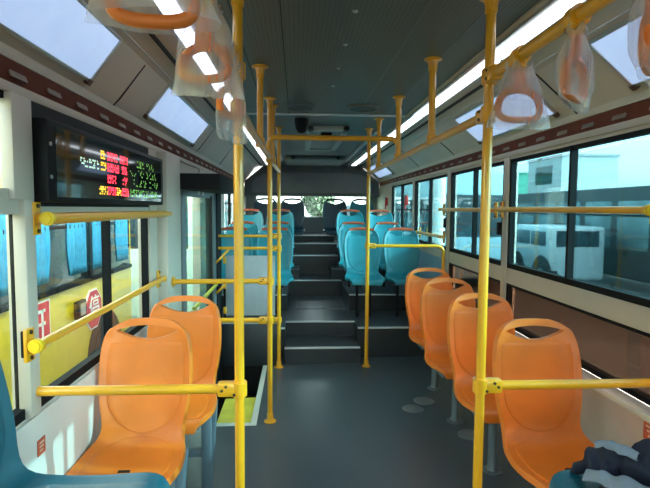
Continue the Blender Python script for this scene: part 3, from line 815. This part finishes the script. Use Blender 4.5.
# ================================================================== LED DISPLAY
t = thing('led_display', 'long black LED route display above the left window', 'display', (-1.1, 2.2, 1.475))
MB().box(-1.142, -1.085, 1.725, 3.16, 1.464, 1.745, .008).build('housing', mat('display_black', (.005, .005, .006), .5, spec=.2), t)
MB().box(-1.149, -1.141, 1.725, 3.16, 1.45, 1.80).build('glare_cover', M_BLACK, t)  # black plate added to block the bright strip of window above the display
scr = MB().box(-1.0865, -1.0835, 1.78, 3.11, 1.484, 1.725).build('screen', mat('screen_black', (.006, .007, .009), .08, coat=.5), t)
for z in (1.55, 1.66): MB().cyl((-1.0835, 1.742, z), .007, .006, 'X', 10).build('front_screw', M_SCREW, t)
E_R = emis('led_red', (1, .03, .06), 2.2); E_Y = emis('led_yellow', (1, .62, .05), .8); E_G = emis('led_green', (.35, .85, .15), .2); E_W = emis('led_pale', (.55, .8, .65), .5)
def led_row(z, h, spans):
    for (y0, y1, m, dens, glyph) in spans:
        q = MB(); nn = 0; rr = random.Random(int(z * 1000 + y0 * 77))
        st = .0095
        ncols = max(1, int((y1 - y0) / st)); nrow = max(2, int(h / st))
        for a in range(ncols):
            if glyph and a % 8 == 7: continue
            for b_ in range(nrow):
                edge = (b_ in (0, nrow - 1, nrow // 2)) or (a % 8 in (0, 3, 6))
                if rr.random() < (dens if edge else dens * .45):
                    yy = y0 + a * st; zz = z + b_ * st
                    yy = yy * 1.06 + .0; q.box(-1.0838, -1.0825, yy, yy + .007, zz, zz + .007)
        q.build('led_lettering', m, scr)
H4 = .042
led_row(1.653, H4, [(2.05, 2.10, E_Y, .7, True), (2.12, 2.24, E_R, .8, True), (2.27, 2.37, E_R, .7, True), (2.5, 2.62, E_G, .5, True), (2.66, 2.82, E_G, .25, True)])
led_row(1.605, H4, [(1.86, 2.04, E_W, .55, True), (2.05, 2.11, E_Y, .7, True), (2.12, 2.26, E_R, .85, True), (2.29, 2.37, E_R, .7, True), (2.40, 2.85, E_G, .22, True)])
led_row(1.555, H4, [(2.12, 2.22, E_R, .7, True), (2.30, 2.38, E_R, .35, True), (2.45, 2.86, E_G, .22, True)])
led_row(1.503, H4, [(2.03, 2.12, E_Y, .65, True), (2.12, 2.22, E_R, .8, True), (2.22, 2.28, E_Y, .6, True), (2.28, 2.38, E_R, .8, True), (2.40, 2.86, E_G, .42, True)])

# ================================================================== SMALL THINGS
def sticker(name, label, x, y, z, w_, h_, sg):
    t = thing(name, label, 'sticker', (x, y, z))
    MB().box(x - sg * .003, x, y - w_ / 2, y + w_ / 2, z - h_ / 2, z + h_ / 2).build('sheet', mat('sticker_red', (.55, .10, .05), .4, var=.1), t)
    m_ = MB()
    for k in range(3): m_.box(x - sg * .0045, x - sg * .0028, y - w_ * .32, y + w_ * (.3 - .1 * k), z + h_ * (.22 - .24 * k), z + h_ * (.32 - .24 * k))
    m_.build('printed_lines', mat('sticker_pale', (.75, .55, .45), .4), t)
sticker('wall_sticker', 'small red sticker on the lower right wall by the jacket', WX - .009, 1.845, .574, .075, .075, 1)
sticker('wall_sticker', 'small red sticker on the white panel under the left window', -WX + .013, 1.721, .627, .05, .055, -1)
for y, l_ in ((6.25, 'red emergency hammer on the right window pillar, nearer one'), (7.66, 'red emergency hammer on the farthest right window pillar')):
    t = thing('emergency_hammer', l_, 'hammer', (WX - .03, y, 1.55), 0, 'red emergency hammers')
    MB().box(WX - .05, WX - .012, y - .03, y + .03, 1.50, 1.62, .006).build('holder', mat('hammer_red', (.55, .03, .03), .4), t)
    MB().cyl((WX - .045, y, 1.62), .012, .09, 'Y', 12).build('head', M_STEEL, t)
    MB().cyl((WX - .045, y, 1.53), .010, .16, 'Z', 12).build('grip', mat('hammer_red', (.55, .03, .03), .4), t)

# navy jacket on the right side seat
def jacket():
    t = thing('jacket', 'crumpled navy jacket with pale grey panels lying on the teal seat', 'jacket', (.80, 1.3, .64))
    navy = mat('navy_cloth', (.006, .009, .026), .85, var=.25, vscale=14, bump=.3, bscale=35); grey = mat('pale_grey_cloth', (.17, .205, .265), .85, var=.12, vscale=20, bump=.25, bscale=60)
    def cloth(cx, cy, z0, rx, ry, h, seed, ang=0.0, nu=36, nv=48, sharp=1.0):
        rr = random.Random(seed); ph = [rr.uniform(0, 6.28) for _ in range(10)]
        rows = []
        for i in range(nu + 1):
            u = i / nu; r = []
            for k in range(nv):
                a = 2 * PI * k / nv
                fold = .16 * math.sin(3 * a + ph[0] + 2 * u) + .10 * math.sin(5 * a + ph[1] - 3 * u) + .06 * math.sin(9 * a + ph[2] + 4 * u)
                R = (math.sin(u * PI / 2) ** .8) * (1 + fold * u)
                x = rx * R * math.cos(a); y = ry * R * math.sin(a)
                hz = h * (math.cos(u * PI / 2) ** .7) * (1 + .22 * math.sin(3.2 * x / rx + ph[3] + 2.1 * y / ry) + .16 * math.sin(6 * y / ry + ph[4] + 2 * x / rx))
                hz += .014 * math.sin(26 * x + ph[5] + 10 * y) * math.cos(u * PI / 2) + .008 * math.sin(60 * y + 25 * x + ph[6]) * (1 - u * u)
                xx = x * math.cos(ang) - y * math.sin(ang); yy = x * math.sin(ang) + y * math.cos(ang)
                r.append((cx + xx, cy + yy, z0 + max(-.004, hz)))
            rows.append(r)
        return MB().grid(rows, True)
        cloth(.83, 1.25, .640, .22, .24, .105, 3).wrinkle(.014, 9, 5).build('body', navy, t, ang=180)
    # sleeves bunched along the edge by the orange seat
    pts = fillet([(.545, 1.50, .655), (.58, 1.46, .715), (.63, 1.44, .715), (.72, 1.40, .70), (.84, 1.34, .70)], .06, 8)
    MB().tube(pts, lambda u: (.036 + .012 * u) * min(1, .25 + 4 * u) + .005 * math.sin(19 * u) + .004 * math.sin(41 * u + 1), 20).wrinkle(.012, 14, 2).build('sleeve', navy, t, ang=180)
    pts = fillet([(.66, 1.46, .66), (.70, 1.42, .73), (.76, 1.38, .735), (.86, 1.30, .72), (.96, 1.22, .72)], .06, 8)
    MB().tube(pts, lambda u: .044 + .010 * u + .005 * math.sin(23 * u + 2) + .003 * math.sin(50 * u), 20).wrinkle(.012, 14, 2).build('sleeve', navy, t, ang=180)
    def strip(path, w0, name, up=.010):
        P = [Vector(p) for p in fillet(path, .06, 7)]; rows = []; n_ = len(P)
        for i, p in enumerate(P):
            tg = (P[min(i + 1, n_ - 1)] - P[max(i - 1, 0)]).normalized(); sd = tg.cross(Vector((0, 0, 1))).normalized()
            ww = w0 * (.45 + .55 * math.sin(PI * (.10 + .80 * i / (n_ - 1))))
            rows.append([p + sd * ww * math.cos(2 * PI * k / 14) + Vector((0, 0, up * math.sin(2 * PI * k / 14) - .6 * abs(math.cos(2 * PI * k / 14)) ** 2 * ww + .004 * math.sin(i * .9))) for k in range(14)])
        MB().grid(rows, True).wrinkle(.005, 18, 1).build(name, grey, t, ang=180)
    strip([(.535, 1.42, .695), (.575, 1.37, .715), (.63, 1.31, .715), (.70, 1.23, .705), (.78, 1.14, .70)], .036, 'pale_panel')
    strip([(.60, 1.475, .752), (.635, 1.43, .772), (.665, 1.385, .758)], .020, 'pale_panel')
    pts = fillet([(.55, 1.36, .655), (.60, 1.30, .67), (.70, 1.18, .67), (.82, 1.06, .67)], .06, 8)
    MB().tube(pts, lambda u: .030 + .010 * u + .004 * math.sin(18 * u), 16).wrinkle(.010, 14, 7).build('hood', navy, t, ang=180)
    return t
jacket().location += Vector((.025, -.095, .010))

# ================================================================== OUTSIDE
asph = mat('asphalt', (.13, .13, .128), .85, var=.15, vscale=2, bump=.2, bscale=40)
g = MB().box(-80, 80, -60, 120, GZ - .2, GZ).build('ground', asph); g['kind'] = 'structure'
M_BW = mat('bus_window_dark', (.03, .05, .06), .08, var=.2)
M_TYRE = mat('tyre', (.02, .02, .02), .8)
def outside_bus(label, x0, x1, y0, y1, zt, body, side, wz, nwin, winm, gap=.08, band=None, name='parked_bus', cat='bus'):
    """side: the x of the face towards us. Every window a part."""
    t = thing(name, label, cat, ((x0 + x1) / 2, (y0 + y1) / 2, GZ))
    b = MB(); b.box(x0, x1, y0, y1, GZ + .32, zt, .10, 3)
    b.build('body', body, t)
    sg = 1 if side == x1 else -1
    Lw = (y1 - y0 - .3) / nwin
    for k in range(nwin):
        a = y0 + .15 + k * Lw
        w_ = MB().box(side - sg * .02, side + sg * .008, a + gap / 2, a + Lw - gap / 2, wz[0], wz[1], .006).build('window', winm, t)
        MB().box(side + sg * .004, side + sg * .014, a + gap / 2, a + Lw - gap / 2, wz[0] + (wz[1] - wz[0]) * .68, wz[0] + (wz[1] - wz[0]) * .72).build('rail', M_FRAME, w_)
    if band: MB().box(side - sg * .01, side + sg * .004, y0 + .12, y1 - .12, *band[:2]).build('colour_band', band[2], t)
    for yy in (y0 + (y1 - y0) * .18, y0 + (y1 - y0) * .89):
        MB().prism([(yy + .55 * math.cos(PI * q / 16), GZ + .43 + .55 * math.sin(PI * q / 16)) for q in range(17)] + [(yy - .55, GZ + .32), (yy + .55, GZ + .32)], 'X', side - sg * .02, side + sg * .006).build('wheel_arch', M_TYRE, t)
        MB().cyl((side - sg * .13, yy, GZ + .43), .43, .30, 'X', 28, bev=.03).build('wheel', M_TYRE, t)
        MB().cyl((side + sg * .02, yy, GZ + .43), .2, .03, 'X', 20).build('hub', M_ALU, t)
    # end windows (front and rear)
    for yy, s2 in ((y0, -1), (y1, 1)):
        MB().box(x0 + .2, x1 - .2, yy - .006, yy + .006, wz[0], min(zt - .12, wz[1] + .1)).build('end_window', M_BW, t)
    return t
# yellow school bus on the left
M_SCH = mat('school_bus_yellow', (.74, .56, .014), .35, var=.05, coat=.3)
XB = -2.62
sb = outside_bus('bright yellow school bus with blue curtains outside the left windows', -4.9, XB, -2.6, 7.33, 1.76, M_SCH, XB, (.64, 1.50), 7, M_BW, gap=.0)
M_CUR = mat('blue_curtain', (.03, .26, .44), .8, var=.15, vscale=15)
Lw = (7.33 + 2.6 - .3) / 7
for k in range(7):
    a = -2.6 + .15 + k * Lw
    for (ya, yb) in ((a + .08, a + .42), (a + Lw - .50, a + Lw - .08)):
        rows = []
        for i in range(9):
            v = i / 8; sh = .06 * math.sin(PI * v) * (1 if ya < a + .3 else -1)
            rows.append([(XB + .012 + .008 * math.sin(q * 1.9), ya + (yb - ya) * q / 16 + sh * (q / 16 if ya < a + .3 else 1 - q / 16), .73 + .74 * v) for q in range(17)])
        c_ = MB().grid(rows).build('curtain', M_CUR, sb); 
        sm = c_.modifiers.new('s', 'SOLIDIFY'); sm.thickness = .006; bake(c_)
    m_ = MB(); m_.box(XB + .004, XB + .03, a - .035, a + .035, .62, 1.52); m_.build('window_post', M_FRAME, sb)
MB().box(XB, XB + .03, -2.5, 7.2, .605, .65).build('window_ledge', M_FRAME, sb)
WHT = mat('sign_white', (.85, .85, .83), .5); RED = mat('sign_red', (.62, .03, .06), .45)
def octo(cy, cz, r, x0, x1):
    return MB().prism([(cy + r * math.cos(PI / 8 + k * PI / 4), cz + r * math.sin(PI / 8 + k * PI / 4)) for k in range(8)], 'X', x0, x1)
octo(5.88, .27, .25, XB, XB + .012).build('stop_sign', WHT, sb)
so_ = octo(5.88, .27, .228, XB + .012, XB + .018).build('stop_sign_face', RED, sb)
def text(body, loc, size, m, parent, rot):
    cu = bpy.data.curves.new('txt', 'FONT'); cu.body = body; cu.size = size; cu.align_x = 'CENTER'; cu.align_y = 'CENTER'; cu.extrude = .003
    o = bpy.data.objects.new('lettering', cu); COL.objects.link(o)
    dg = bpy.context.evaluated_depsgraph_get(); me = bpy.data.meshes.new_from_object(o.evaluated_get(dg)); bpy.data.objects.remove(o)
    me.materials.clear(); me.materials.append(m)
    o = bpy.data.objects.new('lettering', me); COL.objects.link(o)
    o.parent = parent
    o.matrix_basis = WORLD(parent).inverted() @ Matrix.Translation(loc) @ rot
    return o
ROTL = Matrix(((0, 0, 1, 0), (1, 0, 0, 0), (0, 1, 0, 0), (0, 0, 0, 1)))   # reads from the +x side, baseline along +y
ROTL = Matrix(((0, 0, 1, 0), (1, 0, 0, 0), (0, 1, 0, 0), (0, 0, 0, 1)))
text('停', (XB + .020, 5.88, .27), .30, WHT, sb, ROTL)
MB().box(XB, XB + .010, 4.46, 4.86, .14, .58).build('notice', WHT, sb)
MB().box(XB + .010, XB + .014, 4.48, 4.84, .17, .56).build('notice_face', RED, sb)
m_ = MB()
for (ya, yb, za, zb) in ((4.58, 4.61, .22, .50), (4.61, 4.76, .47, .50), (4.61, 4.76, .35, .38), (4.69, 4.72, .22, .50), (4.51, 4.55, .24, .28), (4.51, 4.55, .38, .42)): m_.box(XB + .013, XB + .017, ya, yb, za, zb)
m_.build('notice_lettering', WHT, sb)
lp = MB().box(XB, XB + .05, 5.38, 5.60, .25, .44, .012).build('side_lamp', M_BLACK, sb)
MB().box(XB + .05, XB + .055, 5.44, 5.56, .28, .41).build('lens', mat('lamp_lens', (.35, .3, .25), .2), lp)
# wall behind the school bus, and pale bus behind the door
def building(label, x0, x1, y0, y1, z1, m, face, rows, cols, trimm, cat='building'):
    t = thing('building', label, cat, ((x0 + x1) / 2, (y0 + y1) / 2, GZ))
    MB().box(x0, x1, y0, y1, GZ, z1).build('wall', m, t)
    MB().box(x0 - .12, x1 + .12, y0 - .12, y1 + .12, z1, z1 + .22).build('roof', trimm, t)
    for r in range(rows):
        for c_ in range(cols):
            h = (z1 - GZ) / rows
            za, zb = GZ + r * h + h * .3, GZ + r * h + h * .8
            if face in ('y0', 'y1'):
                wd = (x1 - x0) / cols; xa = x0 + c_ * wd + wd * .25; yy = y0 if face == 'y0' else y1
                o = MB().box(xa, xa + wd * .5, yy - .03, yy + .03, za, zb).build('window', M_BW, t)
            else:
                wd = (y1 - y0) / cols; ya = y0 + c_ * wd + wd * .25; xx = x0 if face == 'x0' else x1
                o = MB().box(xx - .03, xx + .03, ya, ya + wd * .5, za, zb).build('window', M_BW, t)
    return t
def tile_mat():
    m = mat('white_tile', (.72, .73, .72), .35)
    nt = m.node_tree; b = nt.nodes['Principled BSDF']; N = nt.nodes.new
    br = N('ShaderNodeTexBrick'); br.inputs['Scale'].default_value = 3; br.inputs['Color1'].default_value = (.75, .76, .75, 1); br.inputs['Color2'].default_value = (.68, .7, .7, 1)
    br.inputs['Mortar'].default_value = (.35, .37, .38, 1); br.inputs['Mortar Size'].default_value = .015
    tc = N('ShaderNodeTexCoord'); mp = N('ShaderNodeMapping'); mp.inputs['Rotation'].default_value = (PI / 2, 0, 0)
    nt.links.new(tc.outputs['Object'], mp.inputs[0]); nt.links.new(mp.outputs[0], br.inputs[0]); nt.links.new(br.outputs[0], b.inputs['Base Color'])
    return m
building('white tiled building beyond the end of the school bus', -16, -4.0, 13.0, 20, 7, tile_mat(), 'y0', 3, 4, mat('roof_grey', (.3, .3, .3), .7))
outside_bus('pale green and white bus outside the middle door', -3.9, -1.9, 8.6, 20.0, 2.6, mat('pale_green_bus', (.62, .80, .70), .4, var=.05), -1.9, (.75, 1.9), 8, M_BW, band=(.1, .6, mat('green_band', (.06, .38, .22), .4)))
# right side: parked buses, buildings
outside_bus('dark bus outside the large right window', 9.0, 11.4, 7.5, 25.6, 2.12, mat('dark_teal_body', (.02, .035, .038), .5, spec=.3), 9.0, (.35, 1.72), 11, mat('bus_glass_teal', (.10, .17, .18), .45, var=.45, vscale=1.2, spec=.3), gap=.30)
outside_bus('white bus parked beyond the middle right window', 7.6, 10.0, 26.5, 37.5, 2.5, mat('white_body', (.70, .74, .74), .35), 7.6, (.5, 1.8), 8, M_BW, band=(-.05, .25, mat('blue_band', (.05, .20, .45), .4)))
outside_bus('pale blue bus beside the rear right windows', 3.4, 5.8, 13.5, 24.5, 2.5, mat('pale_blue_body', (.42, .58, .64), .3), 3.4, (.70, 1.75), 8, M_BW, band=(.1, .45, mat('teal_band', (.03, .35, .45), .4)))
col = thing('street_column', 'white round column outside the right windows', 'column', (3.0, 11.4, GZ))
MB().cyl((3.0, 11.4, 1.6), .16, 4.0, 'Z', 24).build('shaft', mat('column_white', (.85, .83, .78), .5), col)
MB().cyl((3.0, 11.4, GZ + .1), .24, .2, 'Z', 24).build('base', mat('column_base', (.5, .5, .48), .6), col)
MB().cyl((3.0, 11.4, 3.65), .26, .14, 'Z', 24).build('cap', mat('column_base', (.5, .5, .48), .6), col)
building('white tower building with a dark window, far beyond the right glass', 27, 33, 50.5, 58, 7.0, mat('tower_white', (.50, .52, .52), .6), 'x0', 2, 1, mat('tower_roof', (.34, .36, .37), .6))
building('green clad building seen past the right pole', 20, 30, 63, 84, 6.0, mat('green_cladding', (.10, .42, .30), .6, var=.15), 'x0', 2, 8, mat('green_roof', (.08, .3, .2), .6))
outside_bus('small white van parked before the dark bus', 6.6, 8.2, 13.2, 15.4, 1.0, mat('van_white', (.45, .48, .49), .4), 6.6, (.45, .85), 2, M_BW, name='parked_van', cat='van')
building('pale building behind the rear window', -8, 9, 50, 56, 9, mat('rear_pale', (.62, .62, .60), .7), 'y0', 3, 6, mat('rear_roof', (.35, .33, .3), .7))
# trees
def tree(x, y, h, r, label, seed):
    rr = random.Random(seed)
    t = thing('tree', label, 'tree', (x, y, GZ), 0, 'trees beyond the buses')
    MB().tube([(x, y, GZ), (x + .1, y, GZ + h * .35), (x, y + .1, GZ + h * .7)], lambda u: .18 * (1 - .6 * u), 10).build('trunk', mat('bark', (.10, .07, .05), .9), t)
    b = bmesh.new()
    for _ in range(2200):
        a = rr.uniform(0, 2 * PI); e = math.asin(rr.uniform(-1, 1)); q = rr.uniform(.45, 1) ** .5
        bl = 1 + .25 * math.sin(3 * a) * math.cos(2 * e)
        cx = x + r * q * bl * math.cos(e) * math.cos(a); cy = y + r * q * bl * math.cos(e) * math.sin(a); cz = GZ + h * .68 + h * .34 * q * bl * math.sin(e)
        n_ = Vector((rr.gauss(0, 1), rr.gauss(0, 1), rr.gauss(0, 1))).normalized(); u = n_.orthogonal().normalized(); v = n_.cross(u); s_ = rr.uniform(.10, .2)
        c0 = Vector((cx, cy, cz)); vs = [b.verts.new(c0 + u * s_), b.verts.new(c0 + v * s_ * .6), b.verts.new(c0 - u * s_), b.verts.new(c0 - v * s_ * .6)]
        b.faces.new(vs)
    q = MB(); q._add(b); q.build('foliage', mat('leaves_%d' % (seed % 2), ((.07, .115, .065), (.085, .125, .08))[seed % 2], .8, var=.4, vscale=2), t, smooth=False)
tree(-9, 34, 5.2, 1.6, 'leafy tree behind the rear window, left of centre', 1)
tree(1.2, 34, 4.6, 1.0, 'leafy tree behind the rear window, right of centre', 2)
tree(14.5, 44, 4.6, 2.0, 'dark tree beyond the right windows', 3)

# ================================================================== LIGHT
w = bpy.data.worlds.new('world'); sc.world = w; w.use_nodes = True
nt = w.node_tree; bg = nt.nodes['Background']
sky = nt.nodes.new('ShaderNodeTexSky'); sky.sky_type = 'NISHITA'; sky.sun_disc = False
sky.sun_elevation = math.radians(24); sky.sun_rotation = math.radians(115); sky.air_density = 1.0; sky.dust_density = 2.5; sky.ozone_density = 1.5
hs = nt.nodes.new('ShaderNodeHueSaturation'); hs.inputs['Saturation'].default_value = .15
nt.links.new(sky.outputs[0], hs.inputs['Color']); nt.links.new(hs.outputs[0], bg.inputs['Color']); bg.inputs['Strength'].default_value = 1.8
sun = bpy.data.lights.new('sun', 'SUN'); sun.energy = 11; sun.angle = math.radians(.6); sun.color = (1, .94, .85)
so = bpy.data.objects.new('sun', sun); COL.objects.link(so)
dirv = Vector((-1, .13, -.50)).normalized()
so.rotation_euler = dirv.to_track_quat('-Z', 'Y').to_euler()
so.location = (8, -4, 6)

vs = sc.view_settings
sc.display_settings.display_device = 'sRGB'
vs.view_transform = 'Standard'; vs.look = 'None'; vs.gamma = 1.0; vs.use_curve_mapping = False; vs.exposure = 0.76
sc.cycles.use_denoising = True
sc.cycles.max_bounces = 10; sc.cycles.transparent_max_bounces = 24
sc.cycles.caustics_reflective = False; sc.cycles.caustics_refractive = False
sc.cycles.sample_clamp_indirect = 6
